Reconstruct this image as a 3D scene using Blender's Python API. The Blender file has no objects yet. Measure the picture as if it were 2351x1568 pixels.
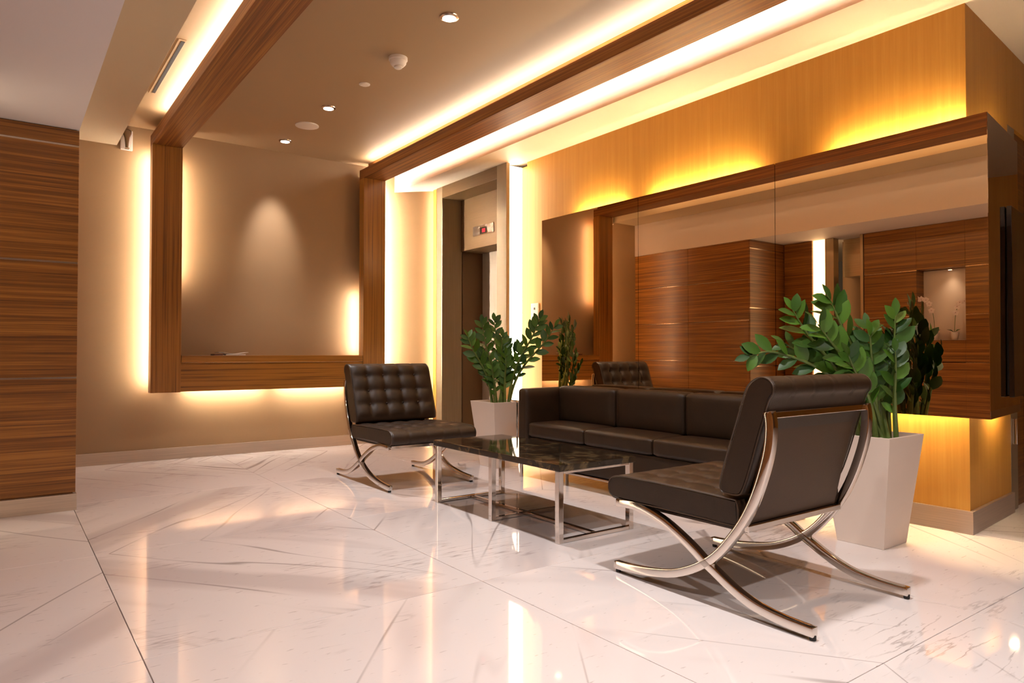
import bpy, bmesh, math, random
from mathutils import Vector, Matrix

# ------------------------------------------------------------------ camera, world, exposure
S = bpy.context.scene
COL = S.collection
W_PX, H_PX, F_PX = 2351, 1568, 1593.545
YAW, PITCH, ROLL = 0.633654, 0.0174096, 0.000639

def make_camera():
    cy, sy, cp, sp = math.cos(YAW), math.sin(YAW), math.cos(PITCH), math.sin(PITCH)
    fwd = Vector((sy * cp, cy * cp, sp)); right = Vector((cy, -sy, 0)); up = right.cross(fwd)
    r2 = math.cos(ROLL) * right + math.sin(ROLL) * up
    u2 = -math.sin(ROLL) * right + math.cos(ROLL) * up
    cd = bpy.data.cameras.new('camera'); co = bpy.data.objects.new('camera', cd); COL.objects.link(co)
    m = Matrix.Identity(4)
    for i in range(3):
        m[i][0], m[i][1], m[i][2] = r2[i], u2[i], -fwd[i]
    m[2][3] = 0.85
    co.matrix_world = m
    cd.sensor_fit = 'HORIZONTAL'; cd.sensor_width = 36.0; cd.lens = F_PX / W_PX * 36.0
    cd.clip_start = 0.05; cd.clip_end = 60
    S.camera = co
make_camera()

wd = bpy.data.worlds.new('world'); S.world = wd; wd.use_nodes = True
bgn = wd.node_tree.nodes['Background']
bgn.inputs[0].default_value = (1.0, 0.86, 0.74, 1); bgn.inputs[1].default_value = 0.05
S.view_settings.view_transform = 'Standard'; S.view_settings.look = 'None'
S.view_settings.gamma = 1.0; S.view_settings.use_curve_mapping = False
S.view_settings.exposure = 0.0
S.cycles.use_denoising = True
S.cycles.max_bounces = 6; S.cycles.diffuse_bounces = 4; S.cycles.glossy_bounces = 4
S.cycles.use_light_tree = False
S.cycles.use_adaptive_sampling = True; S.cycles.adaptive_threshold = .04
S.cycles.sample_clamp_indirect = 6.0
S.cycles.caustics_reflective = False; S.cycles.caustics_refractive = False

# light strengths (lamps, tubes and luminous panels of the place, plus one added fill downlight)
E_COVE = 52.0       # tubes on the timber beams
E_FRAME = 88.0      # tubes behind the timber frame
E_MIRROR = 104.0     # tubes behind the mirror
E_PANEL = 11.0       # luminous panel beside the elevator
P_DOWN = 140.0       # ceiling downlights, watts
WARM = (1.0, 0.88, 0.73)
WARM2 = (1.0, 0.72, 0.38)
SPOTC = (1.0, 0.95, 0.94)

# ------------------------------------------------------------------ materials
def new_mat(name):
    m = bpy.data.materials.new(name); m.use_nodes = True
    nt = m.node_tree; b = nt.nodes['Principled BSDF']
    return m, nt, b

def N(nt, typ, **kw):
    n = nt.nodes.new(typ)
    for k, v in kw.items():
        if k.startswith('i_'):
            n.inputs[k[2:].replace('_', ' ')].default_value = v
        else:
            setattr(n, k, v)
    return n

def link(nt, a, b): nt.links.new(a, b)

def c4(c): return (c[0], c[1], c[2], 1.0)

def srgb(r, g, b):
    f = lambda v: (v / 255) / 12.92 if v / 255 <= .04045 else ((v / 255 + .055) / 1.055) ** 2.4
    return (f(r), f(g), f(b))

def ramp(nt, fac, stops):
    r = N(nt, 'ShaderNodeValToRGB')
    el = r.color_ramp.elements
    while len(el) < len(stops): el.new(0.5)
    for e, (p, c) in zip(el, stops): e.position = p; e.color = c4(c)
    link(nt, fac, r.inputs[0]); return r.outputs[0]

def plain(name, col, rough=.5, metal=0.0, spec=.5, noise=0.0, nscale=8.0, bump=0.0, bscale=200.0, coat=0.0):
    m, nt, b = new_mat(name)
    b.inputs['Base Color'].default_value = c4(col); b.inputs['Roughness'].default_value = rough
    b.inputs['Metallic'].default_value = metal; b.inputs['Specular IOR Level'].default_value = spec
    b.inputs['Coat Weight'].default_value = coat
    if noise or bump:
        tc = N(nt, 'ShaderNodeTexCoord')
    if noise:
        t = N(nt, 'ShaderNodeTexNoise', i_Scale=nscale, i_Detail=4.0); link(nt, tc.outputs['Object'], t.inputs['Vector'])
        lo = tuple(max(0, v * (1 - noise)) for v in col); hi = tuple(min(1, v * (1 + noise)) for v in col)
        link(nt, ramp(nt, t.outputs['Fac'], [(.3, lo), (.7, hi)]), b.inputs['Base Color'])
    if bump:
        t2 = N(nt, 'ShaderNodeTexNoise', i_Scale=bscale, i_Detail=3.0); link(nt, tc.outputs['Object'], t2.inputs['Vector'])
        bp = N(nt, 'ShaderNodeBump', i_Strength=bump, i_Distance=.002); link(nt, t2.outputs['Fac'], bp.inputs['Height'])
        link(nt, bp.outputs['Normal'], b.inputs['Normal'])
    return m

def wood(name, sc_coarse, sc_fine, dark, mid, light, rough=.35, contrast=1.0, coat=0.15):
    m, nt, b = new_mat(name)
    tc = N(nt, 'ShaderNodeTexCoord')
    def layer(sc, det):
        mp = N(nt, 'ShaderNodeMapping'); mp.inputs['Scale'].default_value = sc
        link(nt, tc.outputs['Object'], mp.inputs['Vector'])
        t = N(nt, 'ShaderNodeTexNoise', i_Scale=1.0, i_Detail=det, i_Roughness=.6); link(nt, mp.outputs['Vector'], t.inputs['Vector'])
        return t.outputs['Fac']
    a, f = layer(sc_coarse, 3.0), layer(sc_fine, 2.0)
    mx = N(nt, 'ShaderNodeMix', data_type='FLOAT'); mx.inputs[0].default_value = .42
    link(nt, a, mx.inputs[2]); link(nt, f, mx.inputs[3])
    h = .17 * contrast
    col = ramp(nt, mx.outputs[0], [(.5 - h, dark), (.5, mid), (.5 + h * .7, light)])
    link(nt, col, b.inputs['Base Color'])
    b.inputs['Roughness'].default_value = rough; b.inputs['Coat Weight'].default_value = coat; b.inputs['Coat Roughness'].default_value = .2
    bp = N(nt, 'ShaderNodeBump', i_Strength=.12, i_Distance=.001); link(nt, f, bp.inputs['Height']); link(nt, bp.outputs['Normal'], b.inputs['Normal'])
    return m

def brushed(name, col, scale, rough=.28, metal=1.0):
    m, nt, b = new_mat(name)
    tc = N(nt, 'ShaderNodeTexCoord'); mp = N(nt, 'ShaderNodeMapping'); mp.inputs['Scale'].default_value = scale
    link(nt, tc.outputs['Object'], mp.inputs['Vector'])
    t = N(nt, 'ShaderNodeTexNoise', i_Scale=1.0, i_Detail=2.0); link(nt, mp.outputs['Vector'], t.inputs['Vector'])
    link(nt, ramp(nt, t.outputs['Fac'], [(.3, tuple(v * .9 for v in col)), (.7, tuple(min(1, v * 1.08) for v in col))]), b.inputs['Base Color'])
    b.inputs['Metallic'].default_value = metal; b.inputs['Roughness'].default_value = rough
    bp = N(nt, 'ShaderNodeBump', i_Strength=.08, i_Distance=.0005); link(nt, t.outputs['Fac'], bp.inputs['Height']); link(nt, bp.outputs['Normal'], b.inputs['Normal'])
    return m

def emit(name, col, strength):
    m, nt, b = new_mat(name)
    b.inputs['Base Color'].default_value = (.8, .8, .8, 1)
    b.inputs['Emission Color'].default_value = c4(col); b.inputs['Emission Strength'].default_value = strength
    return m

TX0, TY0, TDX, TDY = 0.325, 2.17, 1.13, 1.225     # joints of the marble floor

def marble(name):
    m, nt, b = new_mat(name)
    g = N(nt, 'ShaderNodeNewGeometry'); sep = N(nt, 'ShaderNodeSeparateXYZ'); link(nt, g.outputs['Position'], sep.inputs[0])
    def fold(out, off, per):
        a = N(nt, 'ShaderNodeMath', operation='SUBTRACT'); link(nt, out, a.inputs[0]); a.inputs[1].default_value = off
        p = N(nt, 'ShaderNodeMath', operation='PINGPONG'); link(nt, a.outputs[0], p.inputs[0]); p.inputs[1].default_value = per
        return p.outputs[0]
    px, py = fold(sep.outputs[0], TX0, TDX), fold(sep.outputs[1], TY0, TDY)     # book-matched slabs
    # per-slab variation
    def slab(out, off, per):
        a = N(nt, 'ShaderNodeMath', operation='SUBTRACT'); link(nt, out, a.inputs[0]); a.inputs[1].default_value = off
        d = N(nt, 'ShaderNodeMath', operation='DIVIDE'); link(nt, a.outputs[0], d.inputs[0]); d.inputs[1].default_value = per
        f = N(nt, 'ShaderNodeMath', operation='FLOOR'); link(nt, d.outputs[0], f.inputs[0]); return f.outputs[0]
    sx, sy = slab(sep.outputs[0], TX0, 2 * TDX), slab(sep.outputs[1], TY0, 2 * TDY)
    cz = N(nt, 'ShaderNodeMath', operation='MULTIPLY_ADD'); link(nt, sx, cz.inputs[0]); cz.inputs[1].default_value = 3.7; link(nt, sy, cz.inputs[2])
    def rot(ax, ay):
        p = N(nt, 'ShaderNodeMath', operation='MULTIPLY'); link(nt, px, p.inputs[0]); p.inputs[1].default_value = ax
        q = N(nt, 'ShaderNodeMath', operation='MULTIPLY_ADD'); link(nt, py, q.inputs[0]); q.inputs[1].default_value = ay; link(nt, p.outputs[0], q.inputs[2])
        return q.outputs[0]
    s, t = rot(.8, .6), rot(.6, -.8)
    def vec(a, fa, bb, fb, z):
        p = N(nt, 'ShaderNodeMath', operation='MULTIPLY'); link(nt, a, p.inputs[0]); p.inputs[1].default_value = fa
        q = N(nt, 'ShaderNodeMath', operation='MULTIPLY'); link(nt, bb, q.inputs[0]); q.inputs[1].default_value = fb
        zz = N(nt, 'ShaderNodeMath', operation='MULTIPLY_ADD'); link(nt, cz.outputs[0], zz.inputs[0]); zz.inputs[1].default_value = 1.3; zz.inputs[2].default_value = z
        c = N(nt, 'ShaderNodeCombineXYZ'); link(nt, p.outputs[0], c.inputs[0]); link(nt, q.outputs[0], c.inputs[1]); link(nt, zz.outputs[0], c.inputs[2])
        return c.outputs[0]
    def noise(v, sc, det, dist=0.0, ro=.55):
        n = N(nt, 'ShaderNodeTexNoise', i_Scale=sc, i_Detail=det, i_Distortion=dist, i_Roughness=ro); link(nt, v, n.inputs['Vector']); return n.outputs['Fac']
    def ridge(fac, w0, w1):
        a = N(nt, 'ShaderNodeMath', operation='SUBTRACT'); link(nt, fac, a.inputs[0]); a.inputs[1].default_value = .5
        c = N(nt, 'ShaderNodeMath', operation='ABSOLUTE'); link(nt, a.outputs[0], c.inputs[0])
        r = N(nt, 'ShaderNodeMapRange', interpolation_type='SMOOTHSTEP'); link(nt, c.outputs[0], r.inputs[0])
        r.inputs[1].default_value = w0; r.inputs[2].default_value = w1; r.inputs[3].default_value = 1; r.inputs[4].default_value = 0
        return r.outputs[0]
    def mul(a, k):
        p = N(nt, 'ShaderNodeMath', operation='MULTIPLY'); link(nt, a, p.inputs[0])
        if isinstance(k, float): p.inputs[1].default_value = k
        else: link(nt, k, p.inputs[1])
        return p.outputs[0]
    def step(fac, a, b2):
        r = N(nt, 'ShaderNodeMapRange', interpolation_type='SMOOTHSTEP'); link(nt, fac, r.inputs[0]); r.inputs[1].default_value = a; r.inputs[2].default_value = b2
        return r.outputs[0]
    wide = mul(step(noise(vec(s, 2.4, t, .45, .2), 1.0, 3.0, .3), .55, .70), .50)
    gate = step(noise(vec(s, 1.7, t, 1.1, 5.2), 1.0, 2.0), .40, .60)
    thin = mul(mul(ridge(noise(vec(s, 2.3, t, .16, 2.2), 1.0, 2.2, .05), .0, .007), gate), .62)
    fine = mul(mul(ridge(noise(vec(px, 2.2, py, 18.0, 7.1), 1.0, 5.0, .1), .0, .03), step(noise(vec(s, 3.0, t, 2.0, 9.0), 1.0, 3.0), .52, .68)), .55)
    speck = mul(step(noise(vec(px, 18.0, py, 70.0, 3.3), 1.0, 2.0), .67, .73), .38)
    def mix(fac, c0, c1):
        x = N(nt, 'ShaderNodeMix', data_type='RGBA'); link(nt, fac, x.inputs[0])
        if isinstance(c0, tuple): x.inputs[6].default_value = c4(c0)
        else: link(nt, c0, x.inputs[6])
        x.inputs[7].default_value = c4(c1); return x.outputs[2]
    c = mix(wide, srgb(232, 222, 218), srgb(178, 164, 162))
    c = mix(thin, c, srgb(120, 104, 98)); c = mix(fine, c, srgb(134, 118, 112)); c = mix(speck, c, srgb(150, 134, 128))
    link(nt, c, b.inputs['Base Color'])
    b.inputs['Roughness'].default_value = .045; b.inputs['IOR'].default_value = 1.95
    b.inputs['Specular IOR Level'].default_value = .5
    return m

def stone_top(name):
    m, nt, b = new_mat(name)
    tc = N(nt, 'ShaderNodeTexCoord')
    t = N(nt, 'ShaderNodeTexNoise', i_Scale=9.0, i_Detail=8.0, i_Distortion=1.4); link(nt, tc.outputs['Object'], t.inputs['Vector'])
    link(nt, ramp(nt, t.outputs['Fac'], [(.35, (.012, .008, .005)), (.55, (.028, .018, .010)), (.64, (.10, .065, .03)), (.7, (.03, .02, .01))]), b.inputs['Base Color'])
    b.inputs['Roughness'].default_value = .05; b.inputs['IOR'].default_value = 1.48
    return m

def leafmat(name, c0, c1):
    m, nt, b = new_mat(name)
    oi = N(nt, 'ShaderNodeObjectInfo')
    link(nt, ramp(nt, oi.outputs['Random'], [(0, c0), (1, c1)]), b.inputs['Base Color'])
    b.inputs['Roughness'].default_value = .45; b.inputs['Subsurface Weight'].default_value = 0.0
    return m

M = {}
M['marble'] = marble('polished_white_marble')
M['grout'] = plain('floor_grout', srgb(146, 116, 98), .8)
zd, zm, zl = srgb(76, 39, 8), srgb(122, 75, 24), srgb(154, 102, 42)
M['wood_wall'] = wood('zebra_veneer_horizontal', (.6, .6, 52), (2.5, 2.5, 230), zd, zm, zl)
M['wood_post'] = wood('zebra_veneer_upright', (60, 60, .5), (230, 230, 2), zd, srgb(150, 98, 32), zl)
M['wood_beam'] = wood('zebra_veneer_beam', (55, .5, 55), (230, 2, 230), zd, srgb(124, 72, 26), zl, rough=.5, coat=.0)
M['wood_shelf'] = wood('zebra_veneer_shelf', (.5, 60, 60), (2, 230, 230), zd, srgb(150, 98, 32), zl)
M['oak'] = wood('orange_oak_veneer', (26, 26, .8), (150, 150, 3.5), srgb(192, 132, 52), srgb(208, 150, 64), srgb(220, 166, 78), rough=.45, contrast=2.6, coat=.03)
M['paint'] = plain('beige_wall_paint', srgb(152, 122, 88), .55, noise=.03, nscale=3)
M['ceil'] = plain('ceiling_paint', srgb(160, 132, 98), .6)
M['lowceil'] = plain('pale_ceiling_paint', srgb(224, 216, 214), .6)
M['soffit_paint'] = plain('beige_soffit_paint', srgb(196, 178, 148), .6)
M['cream'] = plain('cream_soffit_paint', srgb(232, 218, 198), .55)
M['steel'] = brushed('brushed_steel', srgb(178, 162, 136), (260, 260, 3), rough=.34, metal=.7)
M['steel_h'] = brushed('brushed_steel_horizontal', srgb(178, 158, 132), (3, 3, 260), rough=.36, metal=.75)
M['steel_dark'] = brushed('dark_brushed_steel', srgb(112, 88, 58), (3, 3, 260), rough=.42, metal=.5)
M['plinth'] = brushed('plinth_metal', srgb(214, 196, 178), (3, 3, 300), rough=.3, metal=.7)
M['chrome'] = plain('polished_chrome', srgb(222, 214, 206), .07, metal=1.0)
M['satin'] = plain('satin_metal', srgb(200, 186, 172), .22, metal=1.0)
M['leather'] = plain('dark_brown_leather', srgb(44, 29, 15), .44, spec=.38, bump=.25, bscale=330, noise=.12, nscale=14)
M['leather2'] = plain('dark_brown_leather_back', srgb(62, 42, 24), .46, spec=.38, bump=.2, bscale=330, noise=.08, nscale=6)
M['pipe'] = plain('leather_piping', srgb(64, 48, 34), .35)
M['black'] = plain('black_rubber', srgb(24, 20, 18), .6)
M['stone'] = stone_top('dark_emperador_marble')
M['mirror'] = plain('bronze_mirror', srgb(226, 196, 158), 0.0, metal=1.0)
M['edge'] = plain('mirror_edge', srgb(60, 40, 26), .2, metal=.6)
M['white'] = plain('white_plastic', srgb(226, 214, 200), .45)
M['pot'] = plain('white_planter_lacquer', srgb(226, 210, 196), .4, noise=.02, nscale=5)
M['pebble'] = plain('white_pebbles', srgb(214, 204, 190), .6, noise=.15, nscale=30)
M['leaf'] = leafmat('glossy_green_leaf', srgb(30, 72, 14), srgb(82, 124, 36))
M['stem'] = plain('green_stem', srgb(92, 112, 48), .45, noise=.2, nscale=30)
M['darkglass'] = plain('dark_glass', (.008, .007, .006), .03, spec=.8)
M['darkmetal'] = plain('dark_bronze_metal', srgb(104, 76, 48), .4, metal=.3)
M['door'] = brushed('elevator_door_steel', srgb(190, 176, 156), (200, 200, 3), rough=.4, metal=.4)
M['paper'] = plain('magazine_paper', srgb(220, 206, 190), .6)
M['cover'] = plain('magazine_cover', srgb(92, 52, 34), .4)
M['petal'] = plain('white_orchid_petal', srgb(236, 224, 222), .5)
M['orchid'] = plain('orchid_heart', srgb(150, 70, 70), .5)
M['nichewhite'] = plain('white_niche_paint', srgb(222, 208, 196), .6)
M['red'] = emit('red_indicator', (1.0, .02, .04), 1.3)
M['red'].node_tree.nodes['Principled BSDF'].inputs['Base Color'].default_value = (.05, .0, .0, 1)
M['red'].node_tree.nodes['Principled BSDF'].inputs['Specular IOR Level'].default_value = .1
M['lampglow'] = emit('downlight_lens', (1.0, .86, .76), 14.0)
M['cove'] = emit('beam_tube', WARM, E_COVE)
M['frametube'] = emit('frame_tube', WARM, E_FRAME)
M['cove2'] = emit('beam_tube_outer', WARM, E_COVE * 2.0)
M['frametube2'] = emit('frame_tube_strong', WARM, E_FRAME * 5.5)
M['mirrortube'] = emit('mirror_tube', WARM2, E_MIRROR)
M['mirrortube2'] = emit('mirror_tube_lower', WARM2, E_MIRROR * 2.0)
M['panelglow'] = emit('luminous_panel', (1.0, .80, .56), E_PANEL)
M['panelglow3'] = emit('luminous_recess_panel', (1.0, .80, .52), 13.0)
M['panelglow2'] = emit('luminous_strip', (1.0, .80, .56), 5.0)

# ------------------------------------------------------------------ mesh helpers
ORG = {}

class MB:
    def __init__(self): self.v = []; self.f = []; self.flat = set()
    def poly(self, pts, faces):
        o = len(self.v); self.v += [tuple(p) for p in pts]
        self.f += [tuple(o + i for i in f) for f in faces]; return self
    def box(self, x0, x1, y0, y1, z0, z1):
        x0, x1 = min(x0, x1), max(x0, x1); y0, y1 = min(y0, y1), max(y0, y1); z0, z1 = min(z0, z1), max(z0, z1)
        p = [(x0, y0, z0), (x1, y0, z0), (x1, y1, z0), (x0, y1, z0), (x0, y0, z1), (x1, y0, z1), (x1, y1, z1), (x0, y1, z1)]
        return self.poly(p, [(0, 3, 2, 1), (4, 5, 6, 7), (0, 1, 5, 4), (1, 2, 6, 5), (2, 3, 7, 6), (3, 0, 4, 7)])
    def prism(self, foot, z0, z1):            # foot: list of (x, y), counter-clockwise
        n = len(foot)
        p = [(x, y, z0) for x, y in foot] + [(x, y, z1) for x, y in foot]
        return self.poly(p, [tuple(range(n - 1, -1, -1)), tuple(range(n, 2 * n))] + [(i, (i + 1) % n, n + (i + 1) % n, n + i) for i in range(n)])
    def tube(self, pts, rads, seg=8, caps=True):
        pts = [Vector(p) for p in pts]; o = len(self.v); n = len(pts)
        if not isinstance(rads, (list, tuple)): rads = [rads] * n
        ref = None
        for i, p in enumerate(pts):
            t = (pts[min(i + 1, n - 1)] - pts[max(i - 1, 0)]).normalized()
            if ref is None:
                ref = t.orthogonal().normalized()
            ref = (ref - t * ref.dot(t)).normalized(); b = t.cross(ref)
            for k in range(seg):
                a = 2 * math.pi * k / seg
                self.v.append(tuple(p + rads[i] * (math.cos(a) * ref + math.sin(a) * b)))
        for i in range(n - 1):
            for k in range(seg):
                k2 = (k + 1) % seg
                self.f.append((o + i * seg + k, o + i * seg + k2, o + (i + 1) * seg + k2, o + (i + 1) * seg + k))
        if caps:
            self.f.append(tuple(o + k for k in range(seg - 1, -1, -1))); self.f.append(tuple(o + (n - 1) * seg + k for k in range(seg)))
        return self
    def lathe(self, prof, c, seg=24, axis='z'):     # prof: list of (r, h)
        o = len(self.v); n = len(prof)
        for r, h in prof:
            for k in range(seg):
                a = 2 * math.pi * k / seg
                self.v.append((c[0] + r * math.cos(a), c[1] + r * math.sin(a), c[2] + h))
        for i in range(n - 1):
            for k in range(seg):
                k2 = (k + 1) % seg
                self.f.append((o + i * seg + k, o + i * seg + k2, o + (i + 1) * seg + k2, o + (i + 1) * seg + k))
        self.f.append(tuple(o + k for k in range(seg - 1, -1, -1))); self.f.append(tuple(o + (n - 1) * seg + k for k in range(seg)))
        return self
    def sweep(self, prof, x0, x1):                  # closed profile [(y, z)] extruded along x
        n = len(prof)
        p = [(x0, y, z) for y, z in prof] + [(x1, y, z) for y, z in prof]
        return self.poly(p, [tuple(range(n - 1, -1, -1)), tuple(range(n, 2 * n))] + [(i, (i + 1) % n, n + (i + 1) % n, n + i) for i in range(n)])
    def mesh(self, name, mat, bevel=0.0, smooth=False, org=(0, 0, 0), seg=2):
        me = bpy.data.meshes.new(name)
        me.from_pydata([(v[0] - org[0], v[1] - org[1], v[2] - org[2]) for v in self.v], [], self.f)
        bm = bmesh.new(); bm.from_mesh(me)
        bmesh.ops.recalc_face_normals(bm, faces=bm.faces)
        if bevel:
            es = [e for e in bm.edges if e.calc_face_angle(0) > .5]
            bmesh.ops.bevel(bm, geom=es, offset=bevel, segments=seg, affect='EDGES', clamp_overlap=True, profile=.5)
        if smooth:
            for f in bm.faces: f.smooth = True
            for e in bm.edges:
                if e.calc_face_angle(0) > .7: e.smooth = False
        bm.to_mesh(me); bm.free()
        me.materials.append(M[mat]); return me
    def build(self, name, mat, parent=None, bevel=0.0, smooth=False, seg=2):
        org = ORG.get(parent.name, (0, 0, 0)) if parent else (0, 0, 0)
        me = self.mesh(name, mat, bevel, smooth, org, seg)
        o = bpy.data.objects.new(name, me); COL.objects.link(o)
        if parent: o.parent = parent; ORG[o.name] = org
        return o

def tag(o, label=None, cat=None, group=None, kind=None):
    if label: o['label'] = label
    if cat: o['category'] = cat
    if group: o['group'] = group
    if kind: o['kind'] = kind
    return o

def thing(name, loc, label, cat, group=None, kind=None):
    o = bpy.data.objects.new(name, None); COL.objects.link(o); o.location = loc; o.empty_display_size = .1
    ORG[o.name] = tuple(loc)
    return tag(o, label, cat, group, kind)

def structure(name, mb, mat, label, cat, **kw):
    o = mb.build(name, mat, None, **kw); return tag(o, label, cat, None, 'structure')

def inst(name, me, parent, loc, rot=None, scale=None):
    o = bpy.data.objects.new(name, me); COL.objects.link(o); o.parent = parent
    org = ORG.get(parent.name, (0, 0, 0))
    o.location = (loc[0] - org[0], loc[1] - org[1], loc[2] - org[2])
    if rot is not None: o.rotation_mode = 'QUATERNION'; o.rotation_quaternion = rot
    if scale: o.scale = scale
    return o

def catmull(pts, n):
    P = [Vector(p) for p in pts]; out = []
    m = len(P) - 1
    for k in range(n + 1):
        u = k / n * m; i = min(int(u), m - 1); t = u - i
        a, b, c, d = P[max(i - 1, 0)], P[i], P[i + 1], P[min(i + 2, m)]
        out.append(.5 * ((2 * b) + (c - a) * t + (2 * a - 5 * b + 4 * c - d) * t * t + (3 * b - a - 3 * c + d) * t ** 3))
    return out

# ------------------------------------------------------------------ floor
X2_ = 3.686
YB, YW, XW, XR, XE, XM = 6.13, 4.46, 0.33, 3.69, 3.467, 3.38
ZC, ZS, ZL = 2.63, 2.463, 2.074
fl = structure('floor', MB().box(-2.2, 7.9, -4.0, 6.4, -.08, -.010), 'grout', 'polished white marble floor of large book-matched slabs', 'floor')
tile_me = MB().box(-TDX / 2 + .0013, TDX / 2 - .0013, -TDY / 2 + .0013, TDY / 2 - .0013, -.012, 0).mesh('tile', 'marble', bevel=.0008, seg=1)
for i in range(-2, 7):
    for j in range(-5, 4):
        inst('tile', tile_me, fl, (TX0 + (i + .5) * TDX, TY0 + (j + .5) * TDY, 0))

# ------------------------------------------------------------------ walls
wb = structure('wall_back', MB().box(XW - .1, XE + .6, YB, YB + .15, 0, ZC), 'paint', 'beige painted wall behind the glowing timber frame', 'wall')
bb = structure('baseboard_back', MB().box(XW, XE, YB - .012, YB, 0, .092), 'plinth', 'brushed metal skirting along the beige wall', 'baseboard', bevel=.002)

def panels(root, name, mat, rects, bevel=.002):
    for b6 in rects: MB().box(*b6).build(name, mat, root, bevel=bevel, seg=1)

# left block: front face (y = YW), return face (x = XW)
wl = structure('wall_left', MB().box(-.95, XW - .012, YW + .012, YB, 0, ZL), 'wood_wall', 'striped zebra veneer wall panels with pale metal joints', 'wall')
zs = [.092, .717, 1.343, 1.983, ZL]
for a, b in zip(zs, zs[1:]):
    MB().box(-.30, XW, YW, YW + .013, a + .005, b - .005).build('panel', 'wood_wall', wl, bevel=.0015, seg=1)
for z in zs[1:-1]:
    MB().box(-.30, XW - .002, YW + .004, YW + .013, z - .005, z + .005).build('joint_strip', 'satin', wl)
zr = [.092, .77, 1.21, 1.65, ZL]
for a, b in zip(zr, zr[1:]):
    for y0, y1 in ((YW + .014, 5.29), (5.29, YB - .001)):
        MB().box(XW - .013, XW - .001, y0 + .0015, y1 - .0015, a + .004, b - .004).build('panel', 'wood_wall', wl, bevel=.0015, seg=1)
for z in zr[1:-1]:
    MB().box(XW - .013, XW - .005, YW + .014, YB, z - .004, z + .004).build('joint_strip', 'satin', wl)
structure('baseboard_left', MB().prism([(-.30, YW - .008), (XW + .006, YW - .008), (XW + .006, YB), (XW - .01, YB), (XW - .01, YW + .02), (-.30, YW + .02)], 0, .088), 'plinth', 'brushed metal skirting under the striped veneer wall', 'baseboard')

# orange veneer block on the right
SA = math.radians(5.0)
def side(d, off=0.0):      # point along the side face, d from the corner, off in front of it
    return (XR + d * math.cos(SA) + off * math.sin(SA), 1.369 + d * math.sin(SA) - off * math.cos(SA))
wr = structure('wall_right', MB().prism([(XR, 1.369), side(.70), (side(.70)[0], 4.798), (XR, 4.798)], 0, 2.56), 'oak', 'orange oak veneer wall block behind the mirror', 'wall')
structure('trim_1', MB().box(XE, XE + .02, 5.99, 6.05, 0, 2.485), 'oak', 'narrow orange veneer strip beside the elevator surround', 'trim')
structure('trim_2', MB().box(X2_ + .02, X2_ + .1, 5.99, YB, 0, 2.52), 'oak', 'orange veneer at the back of the lit recess', 'trim')
def wrap(d0, d1, off):     # strip that wraps the corner
    a, b = side(d1, off), side(d1, 0)
    c = Vector(side(0, off)) ; k = (XR - off)
    cy = 1.369 - off / math.cos(SA) - (off) * math.tan(SA)
    return [(k, d0), (k, cy), a, b, (XR, 1.369), (XR, d0)][::-1]
structure('baseboard_right', MB().prism(wrap(4.798, .70, .016), 0.0, .108), 'plinth', 'brushed metal plinth wrapping the orange veneer corner', 'baseboard')
structure('wall_front', MB().box(-2.2, 7.9, -4.1, -4.0, 0, ZC), 'paint', 'plain beige wall at the far side of the lobby', 'wall')
structure('wall_side', MB().box(7.8, 7.9, -4.0, 6.3, 0, ZC), 'oak', 'orange veneer wall far along the side corridor', 'wall')

# metal jamb and veneer beyond the corner
dj = thing('door_1', (side(.78)[0], side(.78)[1], 0), 'metal framed corridor door beyond the orange veneer corner', 'door', kind='structure')
a, b, c, d = side(.705, .0), side(.84, .0), side(.84, -.12), side(.705, -.12)
MB().prism([a, b, c, d], 0, 2.1).build('door_frame', 'steel', dj, bevel=.003)
a, b, c, d = side(.842, -.02), side(2.6, -.02), side(2.6, -.08), side(.842, -.08)
MB().prism([a, b, c, d], .0, 2.1).build('door_leaf', 'wood_wall', dj)
a, b, c, d = side(.702, .0), side(2.6, .0), side(2.6, -.12), side(.705, -.12)
MB().prism([a, b, c, d], 2.1, 2.53).build('door_header', 'oak', dj)
hp = side(.735, .018)
MB().box(hp[0] - .006, hp[0] + .006, hp[1] - .006, hp[1] + .018, .36, .50).build('handle', 'chrome', dj, bevel=.003)

# ------------------------------------------------------------------ ceiling
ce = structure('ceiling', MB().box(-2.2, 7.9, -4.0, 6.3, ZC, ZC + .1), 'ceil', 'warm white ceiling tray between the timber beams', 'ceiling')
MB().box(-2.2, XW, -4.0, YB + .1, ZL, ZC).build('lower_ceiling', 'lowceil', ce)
MB().box(XW, .70, -4.0, YB, ZS, ZC).build('soffit', 'soffit_paint', ce)
sof = MB().poly([(3.078, -4.0, 2.425), (3.69, -4.0, 2.527), (7.8, -4.0, 2.527), (7.8, -4.0, ZC), (3.078, -4.0, ZC),
                 (3.078, YB, 2.425), (3.69, YB, 2.527), (7.8, YB, 2.527), (7.8, YB, ZC), (3.078, YB, ZC)],
                [(0, 1, 2, 3, 4), (9, 8, 7, 6, 5), (0, 5, 6, 1), (1, 6, 7, 2), (2, 7, 8, 3), (3, 8, 9, 4), (4, 9, 5, 0)])
sof.build('soffit', 'cream', ce)

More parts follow.
